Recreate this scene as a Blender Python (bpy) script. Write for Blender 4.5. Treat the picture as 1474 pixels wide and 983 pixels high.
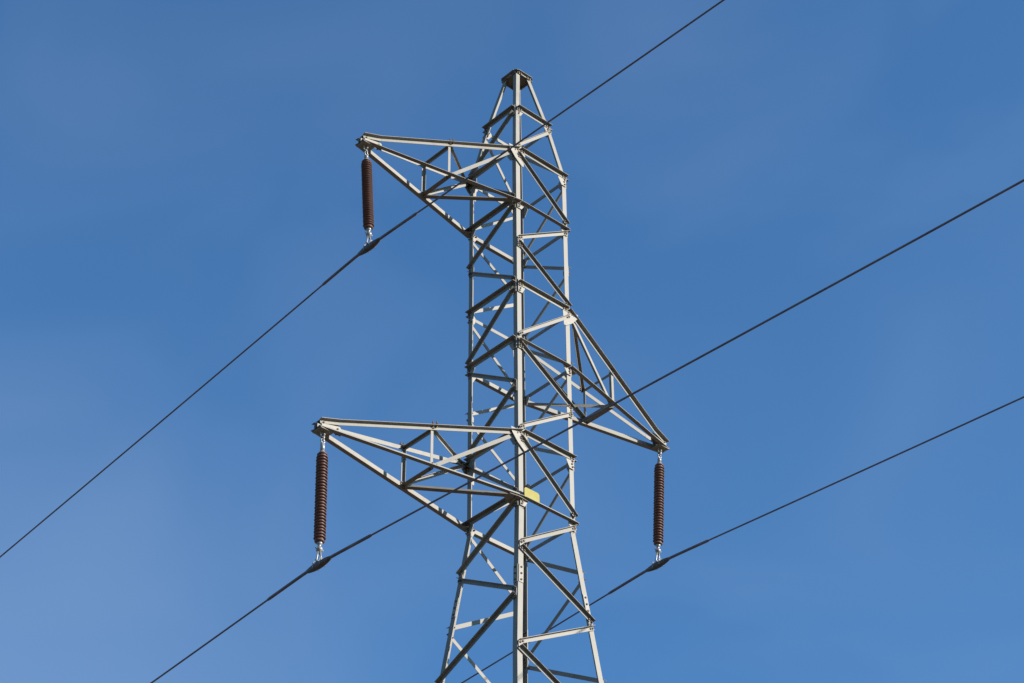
import bpy, bmesh, math, random
from mathutils import Vector, Matrix
random.seed(7)
for o in list(bpy.data.objects):
    bpy.data.objects.remove(o)
SC = bpy.context.scene
COL = SC.collection
V = Vector
Z0 = 29.02                      # height of the upper arm root level above the ground

# ------------------------------------------------------------------ camera
cam_d = bpy.data.cameras.new('camera')
cam = bpy.data.objects.new('camera', cam_d)
COL.objects.link(cam)
f_ = V((-0.54583273, -0.58302045, 0.60179214))
r_ = V((-0.73497831, 0.67802033, -0.00976334))
u_ = V((0.40233508, 0.44763332, 0.79859307))
R_ = Matrix((r_, u_, -f_)).transposed().to_4x4()
cam.matrix_world = Matrix.Translation(V((21.7511, 23.0337, -27.4231 + Z0))) @ R_
cam_d.sensor_width = 36
cam_d.lens = 36 * 3403.79 / 1474
cam_d.clip_start = 0.1
cam_d.clip_end = 20000
SC.camera = cam

# ------------------------------------------------------------------ light
SUN_EL, SUN_AZ = 24, 122          # azimuth counted from +X towards +Y
W = bpy.data.worlds.new('World')
SC.world = W
W.use_nodes = True
nt = W.node_tree
nt.nodes.clear()
out = nt.nodes.new('ShaderNodeOutputWorld')
bg = nt.nodes.new('ShaderNodeBackground')
bg.inputs['Strength'].default_value = 0.05
sky = nt.nodes.new('ShaderNodeTexSky')
sky.sky_type = 'NISHITA'
sky.sun_disc = False
sky.sun_elevation = math.radians(SUN_EL)
sky.sun_rotation = math.radians(90 - SUN_AZ)
sky.altitude = 300
sky.air_density = 1.0
sky.dust_density = 0.6
sky.ozone_density = 1.0
# a very thin, uneven veil of high cloud
tc = nt.nodes.new('ShaderNodeTexCoord')
mp = nt.nodes.new('ShaderNodeMapping')
mp.inputs['Scale'].default_value = (5.0, 3.0, 7.0)
mp.inputs['Location'].default_value = (0.2, 1.1, 5.3)
nz = nt.nodes.new('ShaderNodeTexNoise')
nz.inputs['Scale'].default_value = 1.5
nz.inputs['Detail'].default_value = 3.0
nz.inputs['Roughness'].default_value = 0.45
nz.inputs['Distortion'].default_value = 0.6
rp = nt.nodes.new('ShaderNodeValToRGB')
rp.color_ramp.elements[0].position = 0.42
rp.color_ramp.elements[0].color = (0, 0, 0, 1)
rp.color_ramp.elements[1].position = 0.75
rp.color_ramp.elements[1].color = (0.13, 0.13, 0.13, 1)
mx = nt.nodes.new('ShaderNodeMixRGB')
mx.inputs['Color2'].default_value = (3.0, 4.3, 6.6, 1)
L = nt.links.new
L(tc.outputs['Generated'], mp.inputs['Vector'])
L(mp.outputs['Vector'], nz.inputs['Vector'])
L(nz.outputs['Fac'], rp.inputs['Fac'])
# one paler patch of haze low in the sky, left of the tower
bl = (f_ + r_ * (-800 / 3404) - u_ * (640 / 3404)).normalized()
dp = nt.nodes.new('ShaderNodeVectorMath')
dp.operation = 'DOT_PRODUCT'
dp.inputs[1].default_value = bl
L(tc.outputs['Generated'], dp.inputs[0])
mr = nt.nodes.new('ShaderNodeMapRange')
mr.interpolation_type = 'SMOOTHSTEP'
mr.inputs['From Min'].default_value = math.cos(math.radians(12))
mr.inputs['From Max'].default_value = 1.0
mr.inputs['To Max'].default_value = .25
L(dp.outputs['Value'], mr.inputs['Value'])
ad = nt.nodes.new('ShaderNodeMath')
ad.operation = 'ADD'
L(mr.outputs['Result'], ad.inputs[0])
L(rp.outputs['Color'], ad.inputs[1])
L(ad.outputs['Value'], mx.inputs['Fac'])
wb = nt.nodes.new('ShaderNodeMixRGB')      # colour balance of the clear sky
wb.blend_type = 'MULTIPLY'
wb.inputs['Fac'].default_value = 1
wb.inputs['Color2'].default_value = (.76, 1.39, 1.92, 1)
L(sky.outputs['Color'], wb.inputs['Color1'])
L(wb.outputs['Color'], mx.inputs['Color1'])
L(mx.outputs['Color'], bg.inputs['Color'])
L(bg.outputs['Background'], out.inputs['Surface'])

sd = bpy.data.lights.new('sun', 'SUN')
sd.energy = 5.0
sd.angle = math.radians(0.53)
sd.color = (1.0, 0.96, 0.91)
sun = bpy.data.objects.new('sun', sd)
COL.objects.link(sun)
el, az = math.radians(SUN_EL), math.radians(SUN_AZ)
sdir = V((math.cos(el) * math.cos(az), math.cos(el) * math.sin(az), math.sin(el)))
sun.rotation_euler = sdir.to_track_quat('Z', 'Y').to_euler()
sun.location = (0, 0, 60)

SC.view_settings.view_transform = 'Standard'
SC.view_settings.look = 'None'
SC.view_settings.gamma = 1
SC.view_settings.exposure = 1.0
SC.view_settings.use_curve_mapping = False

# ------------------------------------------------------------------ materials
def mat(name, col, rough=0.6, metal=0.0, spec=0.5):
    m = bpy.data.materials.new(name)
    m.use_nodes = True
    b = m.node_tree.nodes['Principled BSDF']
    b.inputs['Base Color'].default_value = (*col, 1)
    b.inputs['Roughness'].default_value = rough
    b.inputs['Metallic'].default_value = metal
    b.inputs['Specular IOR Level'].default_value = spec
    return m

def noisy(m, cols, scale=6, detail=6, lo=.3, hi=.7, bump=0.0, bscale=60, stretch=(1, 1, 1), rough=None):
    """colour mottling between cols, optional second fine layer and bump"""
    n = m.node_tree.nodes
    l = m.node_tree.links.new
    b = n['Principled BSDF']
    t = n.new('ShaderNodeTexCoord')
    mp = n.new('ShaderNodeMapping')
    mp.inputs['Scale'].default_value = stretch
    l(t.outputs['Object'], mp.inputs['Vector'])
    z = n.new('ShaderNodeTexNoise')
    z.inputs['Scale'].default_value = scale
    z.inputs['Detail'].default_value = detail
    z.inputs['Roughness'].default_value = .65
    l(mp.outputs['Vector'], z.inputs['Vector'])
    r = n.new('ShaderNodeValToRGB')
    e = r.color_ramp.elements
    e[0].position, e[1].position = lo, hi
    e[0].color, e[1].color = (*cols[0], 1), (*cols[-1], 1)
    for i, c in enumerate(cols[1:-1]):
        k = e.new(lo + (hi - lo) * (i + 1) / (len(cols) - 1))
        k.color = (*c, 1)
    l(z.outputs['Fac'], r.inputs['Fac'])
    l(r.outputs['Color'], b.inputs['Base Color'])
    if rough:
        mr = n.new('ShaderNodeMapRange')
        mr.inputs['To Min'].default_value, mr.inputs['To Max'].default_value = rough
        l(z.outputs['Fac'], mr.inputs['Value'])
        l(mr.outputs['Result'], b.inputs['Roughness'])
    if bump:
        z2 = n.new('ShaderNodeTexNoise')
        z2.inputs['Scale'].default_value = bscale
        z2.inputs['Detail'].default_value = 4
        l(t.outputs['Object'], z2.inputs['Vector'])
        bp = n.new('ShaderNodeBump')
        bp.inputs['Strength'].default_value = bump
        bp.inputs['Distance'].default_value = 0.01
        l(z2.outputs['Fac'], bp.inputs['Height'])
        l(bp.outputs['Normal'], b.inputs['Normal'])
    return m

STEEL = []
for i, k in enumerate((1.0, 0.93, 1.05, 0.88)):
    m = mat('galvanised_steel_%d' % i, (.5, .48, .43), .6, .0, .3)
    noisy(m, [(.165 * k, .144 * k, .112 * k), (.20 * k, .181 * k, .148 * k), (.225 * k, .207 * k, .175 * k)],
          scale=3.5 + i, lo=.25, hi=.7, bump=.12, bscale=40, rough=(.5, .75))
    STEEL.append(m)
PLATE = noisy(mat('plate_steel', (.5, .47, .4), .6, 0, .3),
              [(.15, .108, .072), (.205, .183, .146), (.235, .214, .176)], scale=14, lo=.22, hi=.55, bump=.12, bscale=40)
BOLT = noisy(mat('weathered_bolt', (.12, .09, .07), .7, .2, .3), [(.07, .045, .03), (.13, .10, .075)], scale=30)
FIT = noisy(mat('zinc_fitting', (.6, .6, .58), .4, .35, .5), [(.20, .198, .19), (.30, .29, .28)], scale=20, bump=.1)
PORC = noisy(mat('brown_porcelain', (.09, .035, .022), .3, 0, .5),
             [(.082, .032, .021), (.122, .052, .034)], scale=5, lo=.3, hi=.7, rough=(.45, .62))
COND = noisy(mat('weathered_conductor', (.06, .05, .055), .6, .3, .4), [(.105, .08, .088), (.19, .148, .155)], scale=3)
CLAMPM = noisy(mat('clamp_casting', (.1, .09, .09), .6, .4, .4), [(.07, .06, .06), (.13, .115, .11)], scale=18, bump=.15)
YEL = noisy(mat('yellow_enamel', (.8, .68, .13), .7, 0, .2), [(.22, .185, .04), (.26, .222, .052), (.26, .235, .08)], scale=7)
CONC = noisy(mat('concrete', (.35, .34, .31), .85), [(.26, .25, .22), (.38, .37, .34)], scale=4, bump=.4)
GRND = noisy(mat('dry_field', (.14, .12, .07), .95), [(.05, .034, .02), (.085, .058, .034), (.06, .052, .026)],
             scale=.35, lo=.3, hi=.7, bump=.8, bscale=3)

# ------------------------------------------------------------------ helpers
def link(name, bm, m, parent=None, smooth=False):
    bmesh.ops.recalc_face_normals(bm, faces=bm.faces[:])
    me = bpy.data.meshes.new(name)
    bm.to_mesh(me)
    bm.free()
    for x in (m if isinstance(m, (list, tuple)) else [m]):
        me.materials.append(x)
    if smooth:
        for p in me.polygons:
            p.use_smooth = True
    o = bpy.data.objects.new(name, me)
    COL.objects.link(o)
    if parent:
        o.parent = parent
        o.matrix_parent_inverse = Matrix.Identity(4)
        # every mesh is written in world coordinates; take the parents' offset out again
        off = V((0, 0, 0))
        q = parent
        while q:
            off += q.location
            q = q.parent
        o.location = -off if off.length > 1e-9 else (0, 0, 0)
    return o

def empty(name, loc, label, cat, group=None):
    o = bpy.data.objects.new(name, None)
    o.empty_display_size = .3
    COL.objects.link(o)
    o.location = loc
    tag(o, label, cat, group)
    return o

def tag(o, label=None, cat=None, group=None, kind=None):
    if label: o['label'] = label
    if cat: o['category'] = cat
    if group: o['group'] = group
    if kind: o['kind'] = kind
    return o

def prism(bm, pts0, pts1, mi=0):
    a = [bm.verts.new(p) for p in pts0]
    b = [bm.verts.new(p) for p in pts1]
    n = len(a)
    fs = [bm.faces.new(a[::-1]), bm.faces.new(b)]
    for i in range(n):
        fs.append(bm.faces.new((a[i], a[(i + 1) % n], b[(i + 1) % n], b[i])))
    for f in fs:
        f.material_index = mi

def angle(bm, p0, p1, A, B, wa, wb, t=.007, mi=0):
    """L section: flange wa along A, flange wb along B, corner running p0 to p1"""
    d = (p1 - p0).normalized()
    A = (A - d * A.dot(d)).normalized()
    B = (B - d * B.dot(d))
    B = (B - A * B.dot(A)).normalized()
    pr = [(0, 0), (wa, 0), (wa, t), (t, t), (t, wb), (0, wb)]
    prism(bm, [p0 + A * x + B * y for x, y in pr], [p1 + A * x + B * y for x, y in pr], mi)

def plate(bm, c, A, B, N, poly, t=.008, mi=0):
    prism(bm, [c + A * x + B * y for x, y in poly], [c + A * x + B * y + N * t for x, y in poly], mi)

def rod(bm, p0, p1, r, n=8, r1=None, mi=0):
    d = (p1 - p0).normalized()
    a = d.orthogonal().normalized()
    b = d.cross(a)
    r1 = r if r1 is None else r1
    prism(bm, [p0 + (a * math.cos(2 * math.pi * i / n) + b * math.sin(2 * math.pi * i / n)) * r for i in range(n)],
          [p1 + (a * math.cos(2 * math.pi * i / n) + b * math.sin(2 * math.pi * i / n)) * r1 for i in range(n)], mi)

def bolt(bm, c, N, mi=1, head=.016, thick=.02, back=.034):
    """hexagon head outside, nut and thread end inside"""
    rod(bm, c, c + N * head, .0165, 6, mi=mi)
    rod(bm, c - N * thick, c - N * (thick + .014), .0165, 6, mi=mi)
    rod(bm, c - N * thick, c - N * (thick + back), .008, 6, mi=mi)

def tube(bm, pts, r, n=8, mi=0):
    rings = []
    for i, p in enumerate(pts):
        d = (pts[min(i + 1, len(pts) - 1)] - pts[max(i - 1, 0)]).normalized()
        a = d.cross(V((0, 0, 1)))
        a = a.normalized() if a.length > .05 else d.orthogonal().normalized()
        b = d.cross(a)
        rr = r[i] if isinstance(r, (list, tuple)) else r
        rings.append([bm.verts.new(p + (a * math.cos(2 * math.pi * k / n) + b * math.sin(2 * math.pi * k / n)) * rr) for k in range(n)])
    for i in range(len(rings) - 1):
        for k in range(n):
            bm.faces.new((rings[i][k], rings[i][(k + 1) % n], rings[i + 1][(k + 1) % n], rings[i + 1][k])).material_index = mi
    bm.faces.new(rings[0][::-1]).material_index = mi
    bm.faces.new(rings[-1]).material_index = mi

def lathe(bm, c, ax, prof, n=28, mi=0):
    """prof: (distance along ax, radius)"""
    tube_pts = []
    a = ax.orthogonal().normalized()
    b = ax.cross(a)
    rings = []
    for s, r in prof:
        rings.append([bm.verts.new(c + ax * s + (a * math.cos(2 * math.pi * k / n) + b * math.sin(2 * math.pi * k / n)) * r) for k in range(n)])
    for i in range(len(rings) - 1):
        for k in range(n):
            bm.faces.new((rings[i][k], rings[i][(k + 1) % n], rings[i + 1][(k + 1) % n], rings[i + 1][k])).material_index = mi
    bm.faces.new(rings[0][::-1]).material_index = mi
    bm.faces.new(rings[-1]).material_index = mi

# ------------------------------------------------------------------ ground
bm = bmesh.new()
N_ = 96
S_ = 6000
vs = []
def gz(x, y):
    d = math.hypot(x, y)
    k = max(0, min(1, (d - 60) / 400))
    return k * (2.5 * math.sin(x * .011 + 1) * math.cos(y * .009) + 5 * math.sin(x * .002 + y * .0023))
def gr(i):
    t = (i / N_) * 2 - 1
    return math.copysign(abs(t) ** 2.6, t) * S_
for i in range(N_ + 1):
    vs.append([bm.verts.new((gr(i), gr(j), gz(gr(i), gr(j)))) for j in range(N_ + 1)])
for i in range(N_):
    for j in range(N_):
        bm.faces.new((vs[i][j], vs[i + 1][j], vs[i + 1][j + 1], vs[i][j + 1]))
tag(link('ground', bm, GRND, smooth=True), 'dry brown field the steel tower stands on', kind='structure')

# ------------------------------------------------------------------ pylon: levels and nodes
LEVELS = [('T', 2.348, .183), ('A', 1.209, .408), ('B', 0.0, None), ('C', -1.165, None), ('M', -2.0469, None),
          ('D', -2.9792, None), ('E', -4.1361, None), ('N', -5.0506, None), ('F', -5.9934, None), ('G', -7.2031, None),
          ('X', -7.40, .606), ('H', -8.16, .686), ('I', -9.08, .784), ('J', -10.07, .888)]
BEND = 0.101
z = -10.07
hh = .888
step = 1.12
k = 0
LOW = []
while z > -27.2:
    z -= step
    hh += step * BEND
    LOW.append('K%d' % k)
    LEVELS.append((LOW[-1], z, hh))
    step *= 1.09
    k += 1
LEVELS.append(('Z', -Z0 + .25, hh + (z + Z0 - .25) * BEND))
LZ = {n: z for n, z, h in LEVELS}
LH = {n: (h if h else .6 * (1 - .0217 * z / 10)) for n, z, h in LEVELS}
SG = {'F': (1, 1), 'L': (1, -1), 'R': (-1, 1), 'B': (-1, -1)}
def axis(z):
    z = max(z, -10.07)
    e = max(0, -7.2 - z)
    return V((-.00285 * z + .0085 * e, .00243 * z - .0078 * e, 0))
def node(leg, lev, dz=0.0):
    """outer corner of the leg at a level"""
    zz = LZ[lev] + dz
    names = [n for n, _, _ in LEVELS]
    h = LH[lev]
    if dz:
        i = names.index(lev)
        j = i + 1 if dz < 0 else i - 1
        if not 0 <= j < len(names): j = 1 if i == 0 else i - 1
        n2 = names[j]
        h = LH[lev] + (LH[n2] - LH[lev]) * (dz / (LZ[n2] - LZ[lev]))
    s = SG[leg]
    a = axis(zz)
    return V((s[0] * h + a.x, s[1] * h + a.y, zz + Z0))
FACES = {'FR': V((0, 1, 0)), 'LB': V((0, -1, 0)), 'FL': V((1, 0, 0)), 'RB': V((-1, 0, 0))}

pylon = empty('steel_pylon', (0, 0, 0), 'tall pale galvanised steel lattice pylon with three cross arms under a blue sky', 'pylon')
def P(name, bm, m=None, parent=None, smooth=False, label=None):
    o = link(name, bm, m or [random.choice(STEEL), BOLT], parent or pylon, smooth)
    if label: o['label'] = label
    return o

# legs
legobj = {}
for leg, (sx, sy) in SG.items():
    bm = bmesh.new()
    seq = [('T', .085), ('A', 0), ('B', 0), ('X', 0), ('J', 0), ('Z', 0)]
    for (a, da), (b, db) in zip(seq[:-1], seq[1:]):
        w = .085 if a in 'TA' else .094 if a == 'B' else .102
        p0, p1 = node(leg, a, da), node(leg, b, db)
        d = (p1 - p0).normalized()
        if a != 'T':
            p0 = p0 - d * .0
        angle(bm, p0, p1, V((-sx, 0, 0)), V((0, -sy, 0)), w, w, .009)
    o = P('leg', bm, [STEEL[0 if leg in 'FR' else 1], BOLT])
    legobj[leg] = o
    # splice plates with bolts between H and I and just under the bend
    for lev, dz in (('H', -.55),):
        c = node(leg, lev, dz)
        up = (node(leg, 'H') - node(leg, 'I')).normalized()
        for N, A in ((V((0, sy, 0)), V((-sx, 0, 0))), (V((sx, 0, 0)), V((0, -sy, 0)))):
            bm = bmesh.new()
            Nn = (N - up * N.dot(up)).normalized()
            H_ = .17
            plate(bm, c + Nn * .001, A, up, Nn, [(.008, -H_), (.10, -H_), (.10, H_), (.008, H_)], .008)
            for q in range(-1, 2):
                bolt(bm, c + Nn * .009 + A * .055 + up * (q * H_ / 1.4), Nn)
            P('splice_plate', bm, [PLATE, BOLT], o)

# bracing ------------------------------------------------------------
def other(face, leg):
    return face.replace(leg, '')
plane_jit = [0, .0016, .003]
def brace(name, face, l0, v0, d0, l1, v1, d1, w=.065, wb=.065, t=.0065, flange='up', inset=(.012, .012), parent=None, bolts=True):
    N = FACES[face]
    p0, p1 = node(l0, v0, d0), node(l1, v1, d1)
    d = (p1 - p0).normalized()
    # face plane normal, allowing for the batter
    q = node(l0, v1, 0) - node(l0, v0, 0) if v0 != v1 else V((0, 0, 1))
    Nn = N.copy()
    A = d.cross(Nn).normalized()
    if (A.z > 0) == (flange == 'up'):
        A = -A
    off = Nn * (.0185 + random.choice(plane_jit))
    a = p0 + d * inset[0] + off - A * w / 2
    b = p1 - d * inset[1] + off - A * w / 2
    bm = bmesh.new()
    angle(bm, a, b, A, Nn, w, wb, t)
    if bolts:
        for e, dd in ((a, d), (b, -d)):
            for s in (.03, .085):
                bolt(bm, e + dd * s + A * w * .56 + Nn * t, Nn)
    return P(name, bm, None, parent)

ARMROOT = {'B': 1, 'C': 1, 'D': -1, 'E': -1, 'F': 1, 'G': 1}
for lev in 'TABCDEFG':
    for face in FACES:
        l0, l1 = face
        low = lev in 'CEG'
        fl = 'down' if (low and face in ('FR', 'LB')) else 'up'
        ins = [.005, .005]
        if lev in ARMROOT and face in ('FR', 'LB'):
            s = ARMROOT[lev]
            for i, l in enumerate(face):
                if SG[l][0] == s:
                    ins[i] = .075
        w = .05 if lev == 'T' else .072 if face in ('FR', 'FL') or low else .066
        dz = .065 if lev == 'T' else 0
        brace('horizontal_brace', face, l0, lev, dz, l1, lev, dz, w, w, .007, fl, ins)

# diagonals: faces opposite each other share the same zigzag
seqlev = ['A', 'B', 'C', 'M', 'D', 'E', 'N', 'F', 'G', 'H', 'I', 'J'] + LOW + ['Z']
horiz = set('ABCDEFG')
def zig(face, first):
    cur = first
    for i in range(len(seqlev) - 1):
        a, b = seqlev[i], seqlev[i + 1]
        nx = other(face, cur)
        da = -.085 if a in horiz else -.036
        db = .085 if b in horiz else .036
        if b == 'Z': db = .25
        w = .062 if a in 'ABCMDENF' else .068
        brace('diagonal_brace', face, cur, a, da, nx, b, db, w, .055 if a in 'ABCMDENF' else .06, .0062, 'up', (.02, .02), bolts=(a in 'ABCMDENFGHI'))
        cur = nx
zig('FR', 'R')
zig('LB', 'L')
zig('FL', 'F')
zig('RB', 'B')

# gusset plates -------------------------------------------------------
def gusset(face, leg, lev, up, down, wide, shape=0, wl=None, dz=0, nb=5):
    N = FACES[face]
    o2 = other(face, leg)
    A = (node(o2, lev) - node(leg, lev)).normalized()
    c = node(leg, lev, dz) + N * .0095
    Z = V((0, 0, 1))
    e = .012
    if shape == 0:      # chamfered
        poly = [(e, -down), (wide * .62, -down), (wide, -down * .35), (wide, up * .4), (wide * .6, up), (e, up)]
    elif shape == 1:    # wedge running down along the diagonal
        poly = [(e, -down * .55), (wide * .25, -down), (wide * .75, -down), (wide, -down * .5), (wide * .95, up * .5), (wide * .5, up), (e, up)]
    elif shape == 2:    # rounded large
        poly = [(e - .03, -down * .6)] + [(wide * .5 + wide * .5 * math.cos(t), -down + down * .55 * (1 + math.sin(t))) for t in
                [math.radians(x) for x in range(-90, 10, 20)]] + [(wide, up * .5), (wide * .5, up), (e - .03, up)]
    bm = bmesh.new()
    plate(bm, c, A, Z, N, poly, .008)
    for i in range(nb):
        z = -down * .8 + (up + down * .8) * .85 * i / max(1, nb - 1)
        bolt(bm, c + A * (.045 + .012 * (i % 2)) + Z * z + N * .008, N)
    P('gusset_plate', bm, [PLATE, BOLT])
for face in FACES:
    for leg in face:
        for lev, up, dn, wd, sh in (('A', .09, .14, .15, 0), ('B', .10, .20, .20, 0), ('C', .02, .16, .17, 0), ('D', .10, .17, .16, 0),
                                    ('E', .02, .18, .18, 0), ('F', .10, .20, .18, 0), ('G', .02, .17, .17, 0)):
            if face == 'FL' and leg == 'L' and lev in 'BF':
                up, dn, wd, sh = .13, .33, .20, 1
            gusset(face, leg, lev, up, dn, wd, sh)
        # small plates on the mid nodes, where this face's zigzag meets this leg
mids = {('FR', 'F'): 'MHJ', ('FR', 'R'): 'NI', ('LB', 'B'): 'MHJ', ('LB', 'L'): 'NI',
        ('FL', 'L'): 'MHJ', ('FL', 'F'): 'NI', ('RB', 'R'): 'MHJ', ('RB', 'B'): 'NI'}
for (face, leg), ls in mids.items():
    for lev in ls:
        if lev in 'MN':
            gusset(face, leg, lev, .09, .13, .14, 0, nb=4)
        else:
            gusset(face, leg, lev, .07, .09, .105, 0, nb=3)

# head plate on top ---------------------------------------------------
bm = bmesh.new()
c = V((0, 0, LZ['T'] + Z0 + .094))
ax = axis(LZ['T'])
c += ax
hp = .216
cut = .03
plate(bm, c, V((1, 0, 0)), V((0, 1, 0)), V((0, 0, 1)),
      [(-hp, -hp + cut), (-hp + cut, -hp), (hp - cut, -hp), (hp, -hp + cut), (hp, hp - cut), (hp - cut, hp), (-hp + cut, hp), (-hp, hp - cut)], .008)
for sx in (-1, 1):
    for sy in (-1, 1):
        bolt(bm, c + V((sx * (hp - .06), sy * (hp - .06), .008)), V((0, 0, 1)), thick=.016)
P('top_plate', bm, [STEEL[3], BOLT])

# cross arms ----------------------------------------------------------
def cross_arm(sg, up, low, reach, label):
    """sg: side along X; arm root on the two legs of that side"""
    near = 'F' if sg > 0 else 'R'      # +Y side
    far = 'L' if sg > 0 else 'B'
    zt = LZ[low]
    a0 = axis(zt)
    tipb = V((sg * reach + a0.x, a0.y, zt + Z0 - .03))
    ext = .14
    bm = bmesh.new()
    ln = {}
    for leg, sy in ((near, 1), (far, -1)):
        N = V((0, sy, 0))
        rb = node(leg, low) + V((-sg * .06, sy * .0195, 0))
        rt = node(leg, up) + V((-sg * .06, sy * .0195, 0))
        rb.y = node(leg, low).y + sy * .0195
        tb = tipb + V((0, sy * .055, 0))
        tt = tipb + V((0, sy * .055, .155))
        ln[leg] = (rb, rt, tb, tt)
        db = (tb - rb).normalized()
        dt = (tt - rt).normalized()
        # bottom chord: upright flange with the other flange turned outwards at its foot
        angle(bm, rb - V((0, 0, .036)), tb + db * ext - V((0, 0, .036)), V((0, 0, 1)), N, .075, .075, .008)
        # top chord: flange turned outwards along its head; the last piece runs level over the hanger plate
        At = dt.cross(N)
        if At.z > 0: At = -At
        e_ = .22
        s_ = rt - At * .034
        m_ = tt + V((-sg * e_, 0, .055))
        m_.y = (rt + (tt - rt) * ((m_.x - rt.x) / (tt.x - rt.x))).y
        angle(bm, s_, m_, V((0, 0, -1)), N, .07, .07, .007)
        angle(bm, m_, tt + V((sg * ext * .85, 0, -.045)), V((0, 0, -1)), N, .07, .07, .007)
        for s in (.04, .10, .16):
            bolt(bm, rt + dt * s + N * .008, N)
            bolt(bm, rb + db * s + N * .008, N)
        for s in (.455, .475):
            q_ = rt.lerp(tt, s)
            bolt(bm, q_ + N * .008, N, head=.03)
            rod(bm, q_ + N * .03 + V((0, 0, -.02)), q_ + N * .03 + V((0, 0, .095)), .009, 6, mi=1)
            rod(bm, q_ + N * .03 + V((0, 0, .045)), q_ + N * .03 + V((0, 0, .06)), .018, 6, mi=1)
    arm = P('cross_arm', bm, [STEEL[2], BOLT], label=label)
    # panel point
    f = .47
    pt = {}
    for leg, (rb, rt, tb, tt) in ln.items():
        pt[leg] = (rb.lerp(tb, f), rt.lerp(tt, f))
    def member(name, p0, p1, A, B, w=.05, t=.0055, cut=0.0):
        d = (p1 - p0).normalized()
        A = A - d * A.dot(d)
        A.normalize()
        b_ = bmesh.new()
        angle(b_, p0 + d * cut - A * w / 2, p1 - d * cut - A * w / 2, A, B, w, w, t)
        for e, dd in ((p0 + d * cut, d), (p1 - d * cut, -d)):
            bolt(b_, e + dd * .035 + B.normalized() * t, B.normalized(), thick=.012)
        return P(name, b_, None, arm)
    for leg, sy in ((near, 1), (far, -1)):
        N = V((0, sy, 0))
        rb, rt, tb, tt = ln[leg]
        pb, ptp = pt[leg]
        inner = -N * .012
        member('arm_post', pb + inner, ptp + inner, V((sg, 0, 0)), -N, .052)
        member('arm_diagonal', pb + inner * 1.7 + V((-sg * .05, 0, .02)), rt + inner * 1.7 + V((sg * .07, 0, -.03)), V((0, 0, -1)), -N, .065)
    # struts across the arm
    A0, A1 = pt[near], pt[far]
    iy = V((0, .012, 0))
    member('arm_strut', A0[0] - V((0, .02, .042)), A1[0] - V((0, -.02, .042)), V((sg, 0, 0)), V((0, 0, 1)), .085)
    member('arm_strut', A0[1] - V((0, .02, .03)), A1[1] - V((0, -.02, .03)), V((sg, 0, 0)), V((0, 0, -1)), .052)
    # plan diagonals: bottom from the far panel point (left arms) or near panel point (right arm) to the other root
    if sg > 0:
        bp, br = pt['L'][0], ln['F'][0]
        tp_, tr = pt['F'][1], ln['L'][1]
    else:
        bp, br = pt['R'][0], ln['B'][0]
        tp_, tr = pt['B'][1], ln['R'][1]
    if sg > 0:
        member('arm_plan_brace', bp - V((0, 0, .052)), br + V((sg * .12, 0, -.052)), V((0, 1, 0)), V((0, 0, 1)), .088)
    else:
        member('arm_plan_brace', bp - V((0, 0, .045)), br + V((sg * .12, 0, -.045)), V((0, -1, 0)), V((0, 0, -1)), .06)
    member('arm_plan_brace', tp_ - V((0, 0, .035)), tr + V((sg * .12, 0, -.04)), V((0, 1, 0)), V((0, 0, -1)), .052)
    # side plates at the tip, hanger plate between them and gussets at the roots
    for leg, sy in ((near, 1), (far, -1)):
        b_ = bmesh.new()
        N = V((0, sy, 0))
        c = tipb + V((0, sy * .063, 0))
        X = V((-sg, 0, 0))
        xe = .28 if sy > 0 else .10
        plate(b_, c + N * .0, X, V((0, 0, 1)), N, [(-.08, -.01), (.02, -.028), (xe, -.028), (xe, .12), (xe - .06, .155), (-.08, .10)], .007)
        for x in (-.05, xe - .06):
            bolt(b_, c + X * x + V((0, 0, .075)) + N * .007, N)
        for x in (.03, xe - .06):
            bolt(b_, c + X * x + V((0, 0, .0)) + N * .007, N)
        P('side_plate', b_, [PLATE, BOLT], arm)
    b_ = bmesh.new()
    plate(b_, tipb + V((-.09 * 1, 0, -.044)) - V((.0, .06, 0)), V((1, 0, 0)), V((0, 1, 0)), V((0, 0, -1)),
          [(-.03, -.045), (.21, -.045), (.21, .165), (-.03, .165)], .010)
    plate(b_, tipb + V((0, -.006, -.05)), V((1, 0, 0)), V((0, 0, -1)), V((0, 1, 0)),
          [(-.06, 0), (.06, 0), (.035, .085), (-.035, .085)], .012)
    P('hanger_plate', b_, [PLATE, BOLT], arm)
    b_ = bmesh.new()
    plate(b_, tipb + V((0, 0, .128)), V((sg, 0, 0)), V((0, 1, 0)), V((0, 0, 1)), [(-.12, -.06), (.09, -.06), (.09, .06), (-.12, .06)], .007)
    P('tip_plate', b_, [PLATE, BOLT], arm)
    for leg in (near, far):
        N = V((0, SG[leg][1], 0))
        for zz, pts in ((ln[leg][1], [(-.06, .035), (.24, .02), (.22, -.07), (.10, -.22), (-.05, -.34), (-.10, -.34), (-.12, .03)]),
                        ):
            b_ = bmesh.new()
            q = V((zz.x, node(leg, up).y + SG[leg][1] * .0182, zz.z))
            plate(b_, q, V((sg, 0, 0)), V((0, 0, 1)), N, pts, .0045)
            P('root_plate', b_, [PLATE, BOLT], arm)
        # flat plan gusset under the bottom chord root
        b_ = bmesh.new()
        q = V((node(leg, low).x, node(leg, low).y, LZ[low] + Z0 - .062))
        sy = SG[leg][1]
        kk = 1.0 if (leg, low) == ('F', 'G') else .5
        plate(b_, q, V((sg, 0, 0)), V((0, sy, 0)), V((0, 0, 1)), [(x * kk, y * kk) for x, y in [(-.16, -.07), (-.02, -.2), (.10, -.2), (.24, -.09), (.22, .03), (.05, .06), (-.14, .05)]], .007)
        P('plan_plate', b_, [PLATE, BOLT], arm)
    b_ = bmesh.new()
    return arm, tipb

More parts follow.
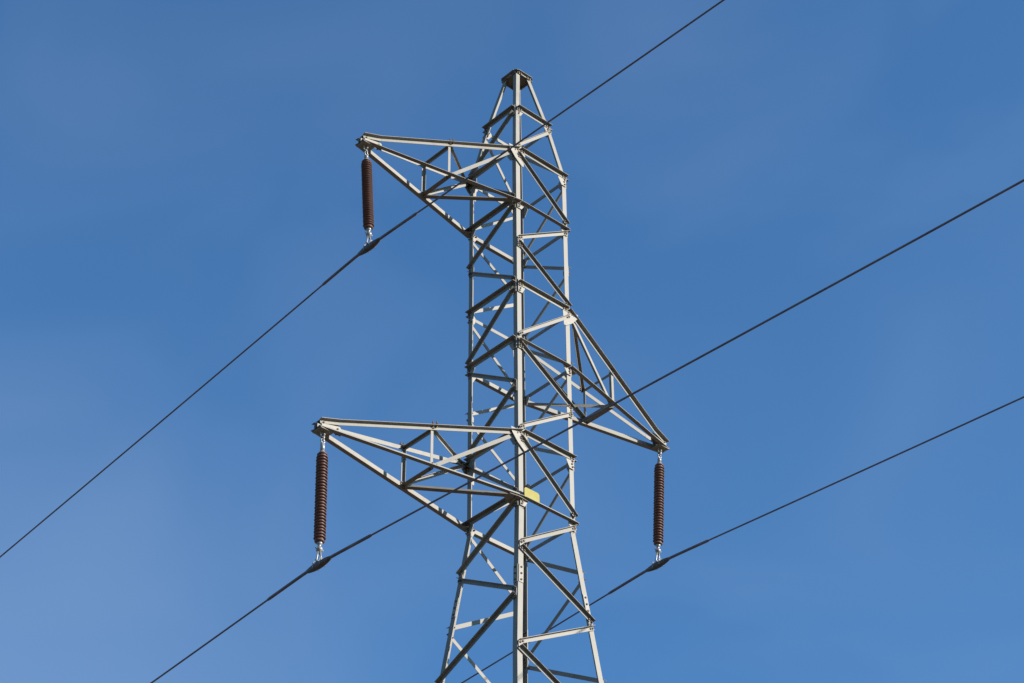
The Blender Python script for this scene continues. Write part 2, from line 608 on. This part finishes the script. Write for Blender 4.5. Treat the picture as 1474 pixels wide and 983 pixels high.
_, tip0 = cross_arm(1, 'B', 'C', 3.444, 'uppermost cross arm')
_, tip1 = cross_arm(-1, 'D', 'E', 3.32, 'only cross arm on the right')
_, tip2 = cross_arm(1, 'F', 'G', 4.03, 'lowest and longest cross arm')

# footings
for leg, (sx, sy) in SG.items():
    bm = bmesh.new()
    q = node(leg, 'Z')
    lo = [(-.45, -.45), (.45, -.45), (.45, .45), (-.45, .45)]
    prism(bm, [V((q.x + x, q.y + y, -.4)) for x, y in lo], [V((q.x + x * .7, q.y + y * .7, .3)) for x, y in lo])
    P('footing', bm, CONC)

# ------------------------------------------------------------------ insulator strings
LINES = [(tip0, V((-.108, .047, -2.155)), -.099, -.036, 0),
         (tip1, V((.060, -.139, -2.353)), -.0496, -.0816, 1),
         (tip2, V((-.002, .047, -2.362)), -.0714, -.0656, 2)]
LAB = ['ribbed brown porcelain insulator hanging from the tip of the highest cross arm on the left',
       'ribbed brown porcelain insulator hanging from the cross arm on the right',
       'ribbed brown porcelain insulator hanging from the tip of the lowest cross arm on the left']
WLAB = ['dark power line held below the highest insulator, crossing in front of the tower head',
        'dark power line under the right hand insulator, passing behind the tower legs',
        'dark power line under the lowest left insulator, crossing the middle of the tower']
RNG = [(.355, 1.80), (.37, 1.985), (.425, 2.0)]

def catenary(c, sm, sp, t):
    s = sm if t < 0 else sp
    a = abs(t)
    # the armour rods keep the first metre stiffer than the span
    soft = .22
    g = a - soft * (1 - math.exp(-a / soft))
    return V((c.x, c.y + t, c.z + s * g + .0004 * t * t))

for i, (tip, off, sm, sp, k) in enumerate(LINES):
    root = empty('insulator_string', tip, LAB[i], 'insulator', 'long brown insulators hanging from the cross arm tips')
    ax = off.normalized()
    Ltot = off.length
    s0, s1 = RNG[i]
    top = tip.copy()
    side = V((1, 0, 0))
    def at(s): return top + ax * s
    # shackle
    bm = bmesh.new()
    pts = []
    c = top + V((0, 0, -.105))
    for q in range(11):
        a = math.pi * q / 10
        pts.append(at(.16) + V((0, math.cos(a) * .028, -math.sin(a) * .034)))
    pts = [at(.075) + V((0, .028, 0))] + pts + [at(.075) + V((0, -.028, 0))]
    tube(bm, pts, .011, 8)
    rod(bm, at(.10) + V((0, -.045, 0)), at(.10) + V((0, .045, 0)), .014, 8)
    P('shackle', bm, FIT, root, True)
    # ball eye link and clevis
    bm = bmesh.new()
    pts = []
    for q in range(13):
        a = 2 * math.pi * q / 12
        pts.append(at(.205) + V((math.cos(a) * .032, 0, math.sin(a) * .036)))
    tube(bm, pts, .012, 8)
    lathe(bm, at(0), ax, [(.235, .018), (.25, .018), (.252, .033), (s0 - .055, .036), (s0 - .05, .022), (s0 - .03, .022), (s0 - .028, .040), (s0 + .02, .046)], 14)
    P('upper_fitting', bm, FIT, root, True)
    # porcelain body
    bm = bmesh.new()
    n = 30
    pitch = (s1 - s0) / n
    prof = [(s0, .045), (s0 + .004, .058)]
    for q in range(n):
        s = s0 + pitch * (q + .12)
        r = .092 if q % 2 == 0 else .089
        if q in (0, n - 1): r -= .012
        prof += [(s, .060), (s + pitch * .18, .066), (s + pitch * .42, r - .005), (s + pitch * .50, r), (s + pitch * .60, r - .003), (s + pitch * .66, .072), (s + pitch * .74, .060)]
    prof += [(s1 - .002, .058), (s1, .045)]
    lathe(bm, at(0), ax, prof, 32)
    P('insulator_body', bm, PORC, root, True)
    # lower fitting
    bm = bmesh.new()
    e = Ltot
    lathe(bm, at(0), ax, [(s1 - .01, .044), (s1 + .03, .040), (s1 + .04, .024), (s1 + .085, .024), (s1 + .09, .046), (s1 + .135, .050), (s1 + .145, .026), (s1 + .19, .022)], 14)
    rod(bm, at(s1 + .11) - side * .07, at(s1 + .11) + side * .07, .013, 8)
    P('lower_fitting', bm, FIT, root, True)
    bm = bmesh.new()
    for sx in (-1, 1):
        p = at(s1 + .16) + side * sx * .024
        tube(bm, [p, at(s1 + .22) + side * sx * .03, at(e - .06) + side * sx * .045, at(e - .01) + side * sx * .045], .011, 8)
    rod(bm, at(e - .05) - side * .065, at(e - .05) + side * .065, .012, 8)
    P('clamp_link', bm, FIT, root, True)
    # suspension clamp: a boat shaped trough with a keeper
    bm = bmesh.new()
    cl = at(e)
    pts, rad = [], []
    for q in range(-10, 11):
        t = q / 10 * .27
        p = catenary(cl, sm, sp, t)
        w = max(0, 1 - (abs(q) / 10) ** 1.8)
        pts.append(p + V((0, 0, -.016 * w)))
        rad.append(.026 + .032 * w)
    tube(bm, pts, rad, 12)
    clamp = P('suspension_clamp', bm, CLAMPM, root, True)
    for t in (-.075, .075):
        bm = bmesh.new()
        p = catenary(cl, sm, sp, t)
        tube(bm, [p + side * .05 + V((0, 0, -.05)), p + side * .052 + V((0, 0, .04)), p + side * .03 + V((0, 0, .062)),
                  p - side * .03 + V((0, 0, .062)), p - side * .052 + V((0, 0, .04)), p - side * .05 + V((0, 0, -.05))], .009, 8)
        P('clamp_bolt', bm, FIT, clamp)

    # the conductor itself
    bm = bmesh.new()
    ts = [-170, -150, -130, -110, -90, -75, -60, -50, -40, -32, -26, -20, -15, -11, -8, -6, -4.5, -3, -2, -1.4, -1, -.7, -.5, -.35, -.2, -.1]
    ts = ts + [0] + [-x for x in ts[::-1]]
    tube(bm, [catenary(cl, sm, sp, t) for t in ts], .0138, 10)
    line = tag(link('power_line', bm, COND, None, True), WLAB[i], 'power line', 'dark power lines strung past the tower')
    bm = bmesh.new()
    tt = [x / 20 * 1.18 for x in range(-20, 21)]
    rr = [.0235] * 41
    rr[0] = rr[-1] = .019
    tube(bm, [catenary(cl, sm, sp, t) for t in tt], rr, 12)
    ar = link('armour_rods', bm, COND, line, True)

# ------------------------------------------------------------------ yellow plate
bm = bmesh.new()
c = node('F', 'G') + V((-.04, .078, -.042))
pts = []
w, h, r = .32, .19, .045
for cx, cz, a0 in ((w - r, h - r, 0), (r, h - r, 90), (r, r, 180), (w - r, r, 270)):
    for a in range(0, 91, 18):
        pts.append((cx + r * math.cos(math.radians(a0 + a)), cz + r * math.sin(math.radians(a0 + a))))
plate(bm, c, V((-1, 0, 0)), V((0, 0, 1)), V((0, 1, 0)), pts, .004)
tag(link('sign_plate', bm, YEL), 'small blank yellow plate with rounded corners fixed to the tower beside the lowest cross arm', 'sign')
